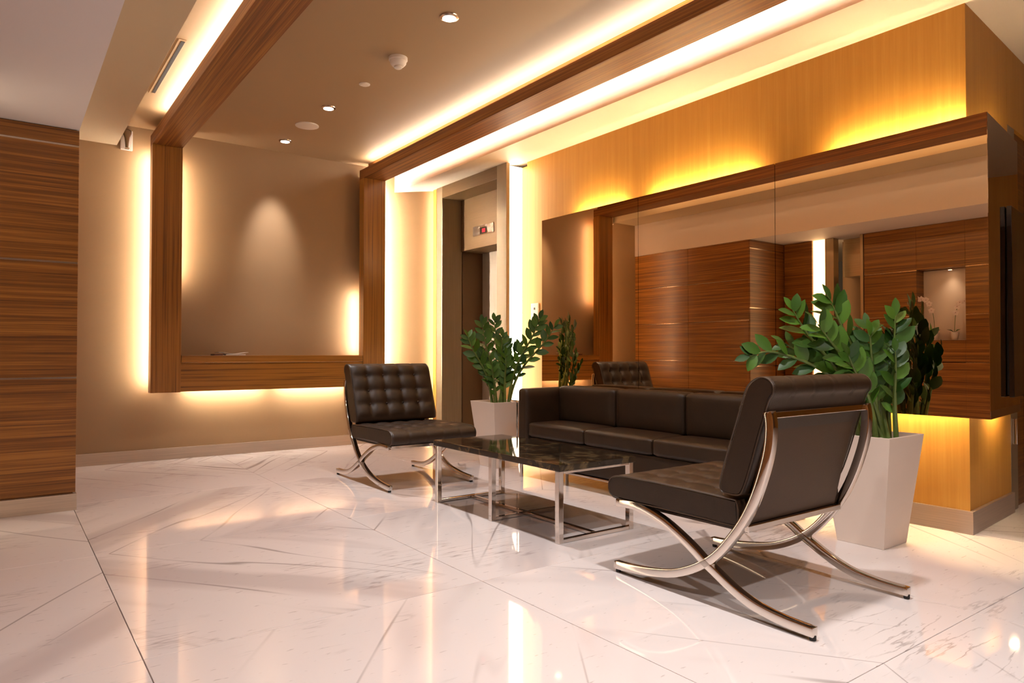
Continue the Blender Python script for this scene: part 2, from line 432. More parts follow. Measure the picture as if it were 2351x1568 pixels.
# ------------------------------------------------------------------ timber frame with beams
PY0, PY1, BZ0, BZ1 = 5.93, 6.03, 2.468, 2.553
PX = [(.919, 1.133), (2.667, 2.883)]
SHZ0, SHZ1 = .545, .834
fr = thing('timber_frame', (1.9, 5.98, .545), 'backlit striped timber frame on the beige wall with two ceiling beams', 'frame')
for k, (x0, x1) in enumerate(PX):
    MB().box(x0, x1, PY0, PY1, SHZ0, BZ0).build('post', 'wood_post', fr, bevel=.002)
    bmo = MB().box(x0, x1, -2.6, PY1, BZ0, BZ1).build('beam', 'wood_beam', fr, bevel=.002)
    # unseen spines carrying post and beam, added to block tube light between both sides
    MB().box(x0 + .09, x1 - .09, PY1, YB, SHZ0 + .02, BZ0).build('blocking_spine', 'wood_post', fr)
    MB().box(x0 + .09 + .03 * (1 - k), x1 - .09 + .03 * (1 - k), -2.5, PY1, BZ1, ZC).build('blocking_rail', 'wood_beam', fr)
MB().box(PX[0][1], PX[1][0], PY0 + .012, PY1, SHZ0 + .004, .775).build('apron', 'wood_shelf', fr, bevel=.002)
MB().box(PX[0][1] + .004, PX[1][0] - .004, PY0 + .002, YB, .778, SHZ1).build('shelf', 'wood_shelf', fr, bevel=.002)
# tubes behind the posts, shine on the wall
def tube_y(x, z0, z1, m='frametube'): MB().box(x - .009, x + .009, PY1 + .002, PY1 + .018, z0, z1).build('light_tube', m, fr)
tube_y(PX[0][0] + .016, .60, 2.44)
tube_y(PX[0][1] - .032, 1.45, 2.40)
tube_y(PX[1][1] - .014, .60, 2.44, 'frametube2')
tube_y(PX[1][0] + .022, .85, 1.42)
for x0, x1 in ((1.20, 1.82), (1.95, 2.60)):
    MB().box(x0, x1, PY1 + .004, PY1 + .020, .556, .574).build('light_tube', 'frametube', fr)
# tubes lying on the beams
MB().box(PX[0][0] + .03, PX[0][0] + .048, -2.3, 5.62, BZ1 + .001, BZ1 + .018).build('light_tube', 'cove', fr)
MB().box(PX[1][0] + .035, PX[1][0] + .053, -2.3, 5.90, BZ1 + .001, BZ1 + .018).build('light_tube', 'cove', fr)
MB().box(PX[1][1] - .05, PX[1][1] - .032, -2.3, 5.90, BZ1 + .001, BZ1 + .018).build('light_tube', 'cove2', fr)

# ------------------------------------------------------------------ mirror box
MY = [1.174, 2.185, 3.193, 4.209]; MZ0, MZ1 = .571, 1.885
mi = thing('wall_mirror', (3.5, 2.7, MZ0), 'large bronze tinted mirror box floating on the orange veneer wall', 'mirror')
MA = math.radians(8.0)
def ms(d, off=0.0): return (XM + d * math.cos(MA) + off * math.sin(MA), 1.174 + d * math.sin(MA) - off * math.cos(MA))
SL = .62
MB().prism([(XM + .008, 1.185), ms(SL, -.009), (ms(SL)[0], 1.33), (XM + .16, 1.33), (XM + .16, 4.20), (XM + .008, 4.20)], MZ0 + .004, MZ1 - .004).build('back_box', 'edge', mi)
for a, b in zip(MY, MY[1:]):
    MB().box(XM, XM + .0075, a + .0015, b - .0015, MZ0, MZ1).build('mirror_panel', 'mirror', mi)
MB().prism([ms(0.0015), ms(SL), ms(SL, -.0075), ms(0.0015, -.0075)], MZ0, MZ1).build('side_panel', 'mirror', mi)
MB().prism([ms(.0, .0015), ms(SL, .0015), ms(SL, .0), ms(.0, .0)], MZ0, MZ0 + .035).build('edge_trim', 'satin', mi)
for y0, y1 in ((1.32, 2.02), (2.52, 3.35), (3.62, 4.12)):
    MB().box(XM + .245, XM + .265, y0, y1, MZ1 + .036, MZ1 + .056).build('light_tube', 'mirrortube', mi)
for y0, y1 in ((1.30, 2.22), (2.28, 3.2), (3.26, 4.14)):
    MB().box(XM + .245, XM + .265, y0, y1, MZ0 + .115, MZ0 + .135).build('light_tube', 'mirrortube2', mi)
q0, q1 = side(.05, .08), side(.45, .08)
for z in (MZ0 + .03, MZ1 - .05):
    MB().prism([q0, q1, (q1[0], q1[1] + .02), (q0[0], q0[1] + .02)], z, z + .02).build('light_tube', 'mirrortube', mi)

# dark glass screen at the right edge
sc = thing('wall_screen', (4.1, 1.2, .66), 'dark glass screen mounted beside the end of the mirror', 'screen')
d0, d1 = .34, 1.30
lo, hi = ms(d0, .075), ms(d0, .035)
lo2, hi2 = ms(d1, .075), ms(d1, .035)
def leaning(o0, o1, z0, z1, da=0.0, db=0.0):
    A, B = ms(d0 + da, o0), ms(d1 - db, o0); C, D = ms(d0 + da, o0 - .02), ms(d1 - db, o0 - .02)
    A2, B2 = ms(d0 + da, o1), ms(d1 - db, o1); C2, D2 = ms(d0 + da, o1 - .02), ms(d1 - db, o1 - .02)
    return MB().poly([(*A, z0), (*B, z0), (*D, z0), (*C, z0), (*A2, z1), (*B2, z1), (*D2, z1), (*C2, z1)],
                     [(0, 3, 2, 1), (4, 5, 6, 7), (0, 1, 5, 4), (1, 2, 6, 5), (2, 3, 7, 6), (3, 0, 4, 7)])
leaning(.026, .022, .652, 1.53).build('glass_panel', 'darkglass', sc, bevel=.002)
leaning(.004, .001, .662, 1.52, .01, .01).build('back_frame', 'black', sc)

# ------------------------------------------------------------------ elevator
el = thing('elevator', (XE + .2, 5.4, 0), 'recessed elevator doorway with brushed steel surround and red indicator', 'elevator')
Y0, Y1, I0, I1, ZI = 4.80, 5.985, 4.945, 5.878, 2.375
ZT = 2.49
X2, X3 = 3.686, 3.945
MB().box(XE, X2 + .02, I1, Y1, 0, ZT).build('jamb', 'steel', el, bevel=.002)
MB().prism([(XE, Y0), (XE + .035, Y0), (XE + .035, Y0 + .10), (X2 + .02, Y0 + .10), (X2 + .02, I0), (XE, I0)], 0, ZT).build('jamb', 'steel', el, bevel=.002)
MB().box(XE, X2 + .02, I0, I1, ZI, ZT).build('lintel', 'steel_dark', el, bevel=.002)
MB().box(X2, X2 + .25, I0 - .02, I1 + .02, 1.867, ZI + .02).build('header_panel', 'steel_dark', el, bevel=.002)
MB().box(X2 + .01, X3, I1, I1 + .1, 0, 1.9).build('inner_jamb', 'darkmetal', el)
MB().box(X2 + .01, X3, I0 - .043, I0, 0, 1.9).build('inner_jamb', 'darkmetal', el)
for y0, y1 in ((I0 - .04, 5.409), (5.411, I1 + .05)):
    MB().box(X3, X3 + .04, y0, y1, 0, 1.9).build('door_leaf', 'door', el, bevel=.002)
dp = MB().box(X2 - .008, X2, 5.30, 5.65, 1.985, 2.078).build('indicator_plate', 'satin', el, bevel=.002)
MB().box(X2 - .010, X2 - .007, 5.41, 5.525, 1.993, 2.055).build('display', 'darkglass', dp)
MB().box(X2 - .012, X2 - .0095, 5.435, 5.485, 2.005, 2.04).build('red_digit', 'red', dp, bevel=.001)
MB().box(XE + .035, XR - .002, Y0 + .07, Y0 + .098, .0, ZT).build('luminous_panel', 'panelglow', el)
MB().box(XR, XR + .1, 4.7985, 4.899, 0, ZT).build('side_trim', 'oak', el)
MB().box(XE + .025, X2_ + .018, Y1 + .002, Y1 + .02, .0, ZT - .004).build('luminous_panel', 'panelglow3', el)

# ------------------------------------------------------------------ ceiling fittings
def downlight(x, y, label, p, z=ZC, ang=104, blend=1.0, r=.05, tilt=0.0):
    t = thing('downlight', (x, y, z), label, 'downlight', 'recessed ceiling downlights')
    MB().lathe([(r * .74, -.002), (r * .74, -.010), (r, -.006), (r * 1.03, -.001)], (x, y, z), 28).build('trim_ring', 'satin', t, smooth=True)
    MB().lathe([(.004, -.0125), (r * .70, -.0115), (r * .70, -.003)], (x, y, z), 24).build('lens', 'lampglow', t, smooth=True)
    ld = bpy.data.lights.new('downlight_lamp', 'SPOT'); ld.energy = p; ld.color = SPOTC; ld.spot_size = math.radians(ang); ld.spot_blend = blend; ld.shadow_soft_size = .06
    lo = bpy.data.objects.new('lamp', ld); COL.objects.link(lo); lo.parent = t; lo.location = (0, 0, -.02); lo.rotation_euler = (math.radians(tilt), 0, 0)
    return t
downlight(1.89, 5.78, 'ceiling downlight closest to the beige wall, washing it', P_DOWN * .75, ang=40, blend=1.0, tilt=24)
downlight(1.885, 4.81, 'ceiling downlight beside the round ceiling speaker', P_DOWN)
downlight(1.887, 3.13, 'largest ceiling downlight, highest in the picture', P_DOWN)
for y, lb in ((1.46, 'ceiling downlight above the near lounge chair'), (-.21, 'ceiling downlight beside the viewer'), (-1.9, 'ceiling downlight far behind the viewer')): downlight(1.887, y, lb, P_DOWN * 1.15, ang=150)

downlight(.51, .9, 'added fill downlight in the soffit close to the viewer', P_DOWN * .85, z=ZS, ang=150)  # unseen lamp, added to brighten the floor at near left
sp = thing('ceiling_speaker', (1.9, 5.29, ZC), 'flat round white speaker grille between two ceiling downlights', 'speaker')
MB().lathe([(.085, -.001), (.083, -.008), (.07, -.010)], (1.9, 5.29, ZC), 40).build('grille', 'white', sp, smooth=True)
MB().lathe([(.089, 0), (.089, -.006), (.084, -.0075), (.082, 0)], (1.9, 5.29, ZC), 40).build('rim', 'white', sp, smooth=True)
cp = thing('sprinkler_cover', (1.912, 4.25, ZC), 'small flat white disc on the ceiling near the smoke detector', 'sprinkler cover')
MB().lathe([(.036, 0), (.036, -.004), (.030, -.006)], (1.912, 4.25, ZC), 28).build('cover_plate', 'white', cp, smooth=True)
MB().lathe([(.026, 0), (.026, -.003)], (1.912, 4.25, ZC - .0055), 24).build('cap', 'white', cp, smooth=True)
sd = thing('smoke_detector', (1.903, 3.75, ZC), 'white domed smoke detector on the ceiling', 'smoke detector')
MB().lathe([(.056, 0), (.056, -.016), (.052, -.02)], (1.903, 3.75, ZC), 32).build('base', 'white', sd, smooth=True)
MB().lathe([(.05, -.02), (.048, -.036), (.036, -.05), (.028, -.052)], (1.903, 3.75, ZC), 32).build('dome', 'white', sd, smooth=True)
MB().lathe([(.024, -.052), (.024, -.062), (.018, -.066)], (1.903, 3.75, ZC), 24).build('sensor_cap', 'white', sd, smooth=True)
sl = thing('air_diffuser', (.79, 4.75, ZC), 'slim linear air diffuser slot in the lit ceiling cove', 'air diffuser')
MB().box(.785, .828, 4.25, 5.25, ZC - .005, ZC).build('flange', 'ceil', sl, bevel=.002)
MB().box(.802, .822, 4.27, 5.23, ZC - .007, ZC - .004).build('slot', 'black', sl)

# ------------------------------------------------------------------ torch on its wall plate
tp = thing('wall_torch', (.75, YB, 2.44), 'dark emergency torch clipped on a white wall plate under the ceiling', 'torch')
MB().box(.722, .806, YB - .022, YB, 2.432, 2.588).build('backplate', 'white', tp, bevel=.004)
MB().lathe([(.010, 0), (.013, .04), (.018, .085), (.030, .115), (.032, .135), (.026, .142)], (.764, YB - .045, 2.440), 20).build('torch_body', 'darkmetal', tp, smooth=True)
MB().box(.750, .780, YB - .06, YB - .02, 2.436, 2.444).build('clip', 'chrome', tp, bevel=.002)

# call panel on the orange wall
ca = thing('call_panel', (XR, 4.68, 1.16), 'slim white elevator call panel on the orange wall', 'call panel')
MB().box(XR - .012, XR, 4.63, 4.732, 1.045, 1.282).build('faceplate', 'white', ca, bevel=.004)
MB().box(XR - .0135, XR - .011, 4.672, 4.69, 1.225, 1.245).build('display', 'black', ca)
for z in (1.10, 1.15): MB().box(XR - .015, XR - .011, 4.668, 4.694, z, z + .022).build('button', 'satin', ca, bevel=.002)

# magazine on the shelf of the frame
mg = thing('magazine', (1.5, 6.0, SHZ1), 'open magazine lying on the timber shelf', 'magazine')
MB().box(1.385, 1.475, 5.95, 6.08, SHZ1 + .0003, SHZ1 + .012).build('cover', 'cover', mg, bevel=.001)
def page(xs, hs, th, y0, y1):
    top = [(x, h + th) for x, h in zip(xs, hs)]; bot = [(x, h) for x, h in zip(xs, hs)]
    prof = bot + top[::-1]; n = len(prof)
    p = [(x, y0, z) for x, z in prof] + [(x, y1, z) for x, z in prof]
    return MB().poly(p, [tuple(range(n - 1, -1, -1)), tuple(range(n, 2 * n))] + [(i, (i + 1) % n, n + (i + 1) % n, n + i) for i in range(n)])
page([1.45, 1.52, 1.58, 1.63], [SHZ1 + .0005] * 4, .010, 5.95, 6.09).build('page_block', 'paper', mg)
page([1.42, 1.46, 1.50, 1.54, 1.58, 1.62, 1.655], [SHZ1 + v for v in (.024, .021, .015, .012, .013, .018, .023)], .0025, 5.96, 6.09).build('page', 'paper', mg)

# ------------------------------------------------------------------ niche wall seen in the mirror
XL = -.30
wn = structure('wall_niche', MB().box(-.95, XL - .16, -4.0, 3.56, 0, ZL), 'wood_wall', 'striped veneer wall with an orchid niche, seen in the mirror', 'wall')
NY0, NY1, NZ0, NZ1 = 2.64, 3.06, .98, 1.65
zz = [0, .77, 1.21, 1.65, ZL]
def nbox(y0, y1, z0, z1): MB().box(XL - .16, XL, y0, y1, z0 + .003, z1 - .003).build('panel', 'wood_wall', wn, bevel=.0015, seg=1)
for a, b in zip(zz, zz[1:]):
    nbox(NY1, 3.56, a, b)
    nbox(-4.0, NY0, a, b)
nbox(NY0, NY1, 1.65, ZL); nbox(NY0, NY1, 0, .77); nbox(NY0, NY1, .77, NZ0)
MB().box(XL - .165, XL - .155, NY0, NY1, NZ0, NZ1).build('niche_back', 'nichewhite', wn)
for z in zz[1:-1]:
    MB().box(XL - .01, XL - .003, NY1, 3.56, z - .003, z + .003).build('joint_strip', 'satin', wn)
    MB().box(XL - .01, XL - .003, -4.0, NY0, z - .003, z + .003).build('joint_strip', 'satin', wn)
downlight(XL - .09, 2.80, 'tiny downlight inside the orchid niche', 4.0, z=1.647, ang=95, r=.022)
# second elevator recess between the two veneer walls
e2 = thing('side_elevator', (XL, 4.0, 0), 'dark elevator recess with a bright light strip, seen in the mirror', 'elevator')
MB().box(XL - .06, XL - .02, 3.985, 4.12, 0, ZL - .002).build('luminous_strip', 'panelglow2', e2)
MB().box(XL - .10, XL, 3.88, 3.975, 0, ZL - .002).build('jamb', 'steel', e2, bevel=.002)
MB().box(XL - .35, XL, 3.57, 3.60, 0, ZL - .002).build('jamb', 'steel', e2, bevel=.002)
MB().box(XL - .35, XL - .2, 3.60, 3.88, 1.67, ZL - .002).build('header_panel', 'steel_h', e2, bevel=.002)
MB().box(XL - .40, XL - .35, 3.575, 3.97, 0, ZL - .002).build('door_leaf', 'darkmetal', e2)
MB().box(XL - .06, XL, 4.122, YW - .01, 0, ZL - .002).build('side_panel', 'wood_wall', e2)

def orchid(y, x, h, side_, label):
    t = thing('orchid', (x, y, NZ0), label, 'orchid', 'orchids in the wall niche')
    MB().lathe([(.028, 0), (.038, .07), (.034, .07), (.03, .06)], (x, y, NZ0 + .001), 20).build('flower_pot', 'white', t, smooth=True)
    pts = catmull([(x, y, NZ0 + .06), (x + .005, y + side_ * .01, NZ0 + h * .6), (x + .02, y + side_ * .05, NZ0 + h * .95), (x + .03, y + side_ * .13, NZ0 + h)], 14)
    MB().tube(pts, .0025, 6).build('stalk', 'stem', t, smooth=True)
    for k in range(5):
        c = pts[-1 - 2 * k] + Vector((.012, 0, -.006))
        mb = MB()
        for q in range(5):
            a = q * 2 * math.pi / 5 + .3; d = Vector((.12, math.cos(a), math.sin(a))).normalized(); w = Vector((1, 0, 0)).cross(d).normalized()
            L, B = .032, .016
            mb.poly([c, c + d * L * .5 + w * B, c + d * L, c + d * L * .5 - w * B, c + d * L * .5 + Vector((-.003, 0, 0))], [(0, 1, 4), (1, 2, 4), (2, 3, 4), (3, 0, 4)])
        f = mb.build('flower', 'petal', t)
        MB().lathe([(.002, -.003), (.004, 0), (.002, .003)], tuple(c + Vector((.003, 0, 0))), 8).build('flower_heart', 'orchid', f)
    for sgn in (-1, 1):
        b0 = Vector((x, y, NZ0 + .068)); d = Vector((.02, sgn * .06, .03))
        MB().poly([b0, b0 + d * .5 + Vector((.014, 0, .012)), b0 + d, b0 + d * .5 + Vector((-.014, 0, .012)), b0 + d * .5 + Vector((0, 0, .004))], [(0, 1, 4), (1, 2, 4), (2, 3, 4), (3, 0, 4)]).build('leaf', 'leaf', t)
orchid(2.93, XL - .07, .40, 1, 'white orchid in the wall niche, nearer the dark elevator recess')
orchid(2.76, XL - .07, .36, -1, 'white orchid in the wall niche, farther from the elevator recess')

# ------------------------------------------------------------------ coffee table
TX, TY, TZ0, TZ1 = (2.0, 2.485), (2.365, 3.485), .323, .354
tb = thing('coffee_table', (2.24, 2.92, 0), 'low chrome coffee table with a polished dark stone top', 'table')
MB().box(TX[0], TX[1], TY[0], TY[1], TZ0, TZ1).build('table_top', 'stone', tb, bevel=.003)
lw = .028
for y in (TY[0] + .012, 2.905, TY[1] - .012 - lw):
    for x in (TX[0] + .006, TX[1] - .006 - lw):
        MB().box(x, x + lw, y, y + lw, 0, TZ0).build('leg', 'chrome', tb, bevel=.002)
    MB().box(TX[0] + .006 + lw, TX[1] - .006 - lw, y + .002, y + lw - .002, .001, .018).build('floor_rail', 'chrome', tb, bevel=.002)
    MB().box(TX[0] + .006 + lw, TX[1] - .006 - lw, y + .002, y + lw - .002, TZ0 - .012, TZ0 - .0005).build('top_rail', 'chrome', tb, bevel=.002)
MB().box(2.232, 2.258, TY[0] + .042, TY[1] - .042, .002, .017).build('long_rail', 'chrome', tb, bevel=.002)

# ------------------------------------------------------------------ lounge chair
U0 = .41
def L2(pts): return [(u - U0, z) for u, z in pts]
BAR_A = L2([(.146, .668), (.139, .626), (.145, .552), (.165, .475), (.198, .385), (.242, .301), (.297, .227), (.341, .177), (.390, .136), (.460, .095), (.546, .062), (.660, .040), (.757, .030), (.823, .027)])
BAR_B = L2([(.812, .270), (.700, .272), (.590, .246), (.508, .209), (.442, .172), (.390, .137), (.345, .112), (.298, .086), (.246, .062), (.185, .043), (.095, .030), (-.002, .026)])
def bar(profile, xc, hw=.014, ht=.015, n=44):
    P = catmull([(0, u, z) for u, z in profile], n); out, inn = [], []
    for i, p in enumerate(P):
        t = (P[min(i + 1, n)] - P[max(i - 1, 0)]).normalized(); nn = Vector((0, -t.z, t.y))
        out.append((p + nn * ht)); inn.append((p - nn * ht))
    mb = MB(); o = 0
    for i in range(n + 1):
        mb.v += [(xc - hw, out[i].y, out[i].z), (xc + hw, out[i].y, out[i].z), (xc + hw, inn[i].y, inn[i].z), (xc - hw, inn[i].y, inn[i].z)]
    for i in range(n):
        a, b = 4 * i, 4 * i + 4
        for k in range(4): mb.f.append((a + k, a + (k + 1) % 4, b + (k + 1) % 4, b + k))
    mb.f.append((3, 2, 1, 0)); e = 4 * n; mb.f.append((e, e + 1, e + 2, e + 3))
    return mb

def cushion(profile, w, cols, rows, lo, hi, depth=.0135, nx=66, npr=110, edge=.012, seam=.0):
    """profile: closed outline (u, z); lo..hi: share of the outline that is tufted"""
    P = catmull([(0, u, z) for u, z in profile] + [(0, *profile[0])], npr)[:-1]
    n = len(P); L = [0.0]
    for i in range(n): L.append(L[-1] + (P[(i + 1) % n] - P[i]).length)
    tot = L[-1]
    area = sum(P[i].y * P[(i + 1) % n].z - P[(i + 1) % n].y * P[i].z for i in range(n))
    sg = 1 if area > 0 else -1
    nor = []
    for i in range(n):
        t = (P[(i + 1) % n] - P[i - 1]).normalized(); nor.append(Vector((0, t.z, -t.y)) * sg)
    mb = MB(); buttons = []
    sm = lambda v: v * v * (3 - 2 * v)
    for k in range(nx + 1):
        a = k / nx; x = -w / 2 + w * a; d = min(a, 1 - a) * w
        rnd = -edge * .6 * (1 - math.sqrt(max(0, 1 - (1 - min(d, edge) / edge) ** 2)))
        for i in range(n):
            s = L[i] / tot; disp = rnd
            if lo < s < hi:
                b = (s - lo) / (hi - lo)
                fa, fb = abs(math.sin(math.pi * cols * a)), abs(math.sin(math.pi * rows * b))
                puff = (fa ** .55) * (fb ** .55)
                ends = min(1, b / .08, (1 - b) / .08); ends = sm(max(0, ends)) * sm(min(1, d / .04))
                ca_, cb_ = a * cols, b * rows
                da, db = (ca_ - round(ca_)) * w / cols, (cb_ - round(cb_)) * (hi - lo) * tot / rows
                dip = math.exp(-(da * da + db * db) / (2 * .015 ** 2)) if 0 < round(ca_) < cols and 0 < round(cb_) < rows else 0
                disp += ends * (depth * (puff - .35) * .9 - depth * 1.0 * dip)
            elif hi <= s < seam:
                da = (a * cols - round(a * cols)) * w / cols
                if 0 < round(a * cols) < cols: disp -= .0035 * math.exp(-(da / .006) ** 2)
            q = P[i] + nor[i] * disp
            mb.v.append((x, q.y, q.z))
    for k in range(nx):
        for i in range(n):
            i2 = (i + 1) % n
            mb.f.append((k * n + i, k * n + i2, (k + 1) * n + i2, (k + 1) * n + i))
    mb.f.append(tuple(range(n - 1, -1, -1))); mb.f.append(tuple(nx * n + i for i in range(n)))
    for ic in range(1, cols):
        for ir in range(1, rows):
            s = lo + (hi - lo) * ir / rows
            i = min(range(n), key=lambda j: abs(L[j] / tot - s))
            buttons.append((Vector((-w / 2 + w * ic / cols, 0, 0)) + P[i] - nor[i] * depth * .95, nor[i]))
    return mb, buttons, P

def make_chair(name, label, loc, rz):
    t = thing(name, (0, 0, 0), label, 'chair', 'tufted leather lounge chairs')
    ORG[t.name] = (0, 0, 0)
    XS = .297
    for s in (-1, 1):
        bar(BAR_A, s * XS).build('back_leg_bar', 'chrome', t, bevel=.0025, smooth=True)
        bar(BAR_B, s * XS).build('front_leg_bar', 'chrome', t, bevel=.0025, smooth=True)
        MB().box(s * XS - .0125, s * XS + .0125, .39 - U0 - .028, .39 - U0 + .026, .118, .158).build('cross_joint', 'chrome', t, bevel=.008, smooth=True)
        for u in (.006, .812):
            MB().lathe([(.009, 0), (.010, .003), (.010, .0145)], (s * XS, u - U0, 0), 12).build('foot_pad', 'black', t)
    for u, z in ((.150, .656), (.243, .279), (.795, .270)):
        MB().box(-XS + .011, XS - .011, u - U0 - .011, u - U0 + .011, z - .011, z + .011).build('cross_rail', 'chrome', t, bevel=.003)
    # leather panel stretched between the two rear rails
    MB().poly([(-XS + .03, .162 - U0, .655), (XS - .03, .162 - U0, .655), (XS - .03, .247 - U0, .29), (-XS + .03, .247 - U0, .29),
               (-XS + .03, .174 - U0, .657), (XS - .03, .174 - U0, .657), (XS - .03, .259 - U0, .293), (-XS + .03, .259 - U0, .293)],
              [(0, 1, 2, 3), (7, 6, 5, 4), (0, 4, 5, 1), (1, 5, 6, 2), (2, 6, 7, 3), (3, 7, 4, 0)]).build('back_sling', 'leather2', t, bevel=.003)
    MB().box(-XS + .03, XS - .03, .25 - U0, .79 - U0, .262, .270).build('seat_sling', 'leather2', t)
    seatp = L2([(.262, .371), (.40, .376), (.55, .378), (.70, .379), (.80, .376), (.842, .364), (.860, .342), (.860, .315), (.845, .294), (.80, .285), (.60, .286), (.40, .286), (.275, .284), (.255, .30), (.252, .34)])
    backp = L2([(.314, .385), (.328, .395), (.328, .43), (.310, .490), (.283, .570), (.259, .640), (.232, .722), (.212, .757), (.178, .777), (.146, .773), (.127, .752), (.127, .726), (.142, .703), (.160, .645), (.180, .585), (.209, .490), (.240, .405), (.262, .385)])
    W = .612
    for nm, prof, lo, hi, sm_ in (('seat_cushion', seatp, .02, .415, .5), ('back_cushion', backp, .035, .455, .58)):
        mb, bt, P = cushion(prof, W, 5, 4, lo, hi, seam=sm_)
        cu = mb.build(nm, 'leather', t, smooth=True)
        bme = MB().lathe([(.0012, .004), (.006, .0025), (.008, 0), (.006, -.003)], (0, 0, 0), 10).mesh('button', 'leather', smooth=True)
        for p, nn in bt:
            inst('button', bme, cu, p, Vector((0, 0, 1)).rotation_difference(nn))
        for s in (-1, 1):
            pts = [(s * (W / 2 - .001), p.y, p.z) for p in P[::2]]; pts.append(pts[0])
            c0 = Vector((0, sum(p[1] for p in pts) / len(pts), sum(p[2] for p in pts) / len(pts)))
            pts = [(p[0], c0.y + (p[1] - c0.y) * .985, c0.z + (p[2] - c0.z) * .985) for p in pts]
            MB().tube(pts, .0026, 6, caps=False).build('piping', 'pipe', cu, smooth=True)
    t.location = loc; t.rotation_euler = (0, 0, rz)
    return t

def copy_tree(o, parent=None):
    c = o.copy(); COL.objects.link(c)
    if parent: c.parent = parent
    for ch in list(o.children): copy_tree(ch, c)
    return c

chair = make_chair('lounge_chair', 'near tufted dark leather lounge chair seen from behind, chrome frame', (2.245, 1.137 + U0, 0), 0)
ch2 = copy_tree(chair); ch2['label'] = 'tufted dark leather lounge chair facing us beside the timber frame'
ch2.location = (2.217, 4.69 - U0, 0); ch2.rotation_euler = (0, 0, math.pi)

# ------------------------------------------------------------------ sofa
def rbox(x0, x1, y0, y1, z0, z1, r=.02, puff=(0, 0, 0), n=12):
    mb = MB(); c = Vector(((x0 + x1) / 2, (y0 + y1) / 2, (z0 + z1) / 2)); h = Vector(((x1 - x0) / 2, (y1 - y0) / 2, (z1 - z0) / 2))
    idx = {}
    def vert(p):
        key = tuple(round(v, 5) for v in p)
        if key not in idx:
            q = Vector((p[0] * h.x, p[1] * h.y, p[2] * h.z))
            inn = Vector([max(-(h[k] - r), min(h[k] - r, q[k])) for k in range(3)])
            d = q - inn
            if d.length > 1e-9: q = inn + d.normalized() * r
            for k in range(3):
                a, b = (k + 1) % 3, (k + 2) % 3
                if abs(p[k]) > .999: q[k] += math.copysign(puff[k] * (1 - p[a] ** 4) * (1 - p[b] ** 4), p[k])
            idx[key] = len(mb.v); mb.v.append(tuple(c + q))
        return idx[key]
    def coord(i):     # denser near the edges
        s = -1 + 2 * i / n; return math.sin(s * math.pi / 2) * .55 + s * .45
    for ax in range(3):
        for sg in (-1, 1):
            for i in range(n):
                for j in range(n):
                    q = []
                    for di, dj in ((0, 0), (1, 0), (1, 1), (0, 1)):
                        p = [0, 0, 0]; p[ax] = sg; p[(ax + 1) % 3] = coord(i + di); p[(ax + 2) % 3] = coord(j + dj); q.append(vert(p))
                    mb.f.append(tuple(q if sg > 0 else q[::-1]))
    return mb
so = thing('sofa', (3.1, 2.92, 0), 'three seat dark brown leather sofa under the mirror', 'sofa')
SY = [2.077, 2.639, 3.201, 3.763]
rbox(2.885, 3.35, 3.763, 3.862, .098, .608, .022, (.0, .004, .003)).build('armrest', 'leather', so, smooth=True)
rbox(2.885, 3.35, 1.978, 2.077, .098, .608, .022, (.0, .004, .003)).build('armrest', 'leather', so, smooth=True)
for a, b in zip(SY, SY[1:]):
    rbox(2.893, 3.22, a + .003, b - .003, .286, .380, .02, (.004, 0, .007)).build('seat_cushion', 'leather', so, smooth=True)
    rbox(3.165, 3.30, a + .003, b - .003, .372, .622, .026, (.009, 0, .004)).build('back_cushion', 'leather', so, smooth=True)
rbox(2.91, 3.28, 2.08, 3.76, .100, .283, .01).build('base', 'leather', so, smooth=True)
rbox(3.27, 3.36, 1.985, 3.855, .098, .600, .02).build('backrest', 'leather', so, smooth=True)
MB().box(2.90, 3.34, 1.985, 3.855, .086, .099).build('base_rail', 'chrome', so, bevel=.003)
for x in (2.905, 3.32):
    for y in (2.0, 3.842):
        MB().lathe([(.013, 0), (.013, .088)], (x, y, 0), 16).build('leg', 'chrome', so, smooth=True)
MB().tube([(2.887, 3.945, .518), (2.887, 3.878, .518), (2.887, 3.868, .51), (2.887, 3.868, .10)], .006, 8).build('side_bar', 'chrome', so, smooth=True)

# ------------------------------------------------------------------ potted plants
def leaf_mesh(k):
    prof = [(0, .0), (.10, .20), (.30, .42), (.55, .5), (.78, .36), (.93, .14), (1.0, 0)]
    wd, ln = (.50, .54, .46)[k], 1.0
    bend = (.10, .16, .05)[k]; mb = MB()
    for u, w in prof:
        z = -bend * u * u
        mb.v += [(-w * wd, u * ln, z + .10 * w), (0, u * ln, z), (w * wd, u * ln, z + .10 * w)]
    for i in range(len(prof) - 1):
        a, b = 3 * i, 3 * i + 3
        for s in (0, 1): mb.f.append((a + s, a + s + 1, b + s + 1, b + s))
    me = mb.mesh('leaf', 'leaf')
    for p in me.polygons: p.use_smooth = True
    return me
LEAF = [leaf_mesh(k) for k in range(3)]
RV = Vector((math.cos(YAW), -math.sin(YAW), 0)); DV = Vector((math.sin(YAW), math.cos(YAW), 0))

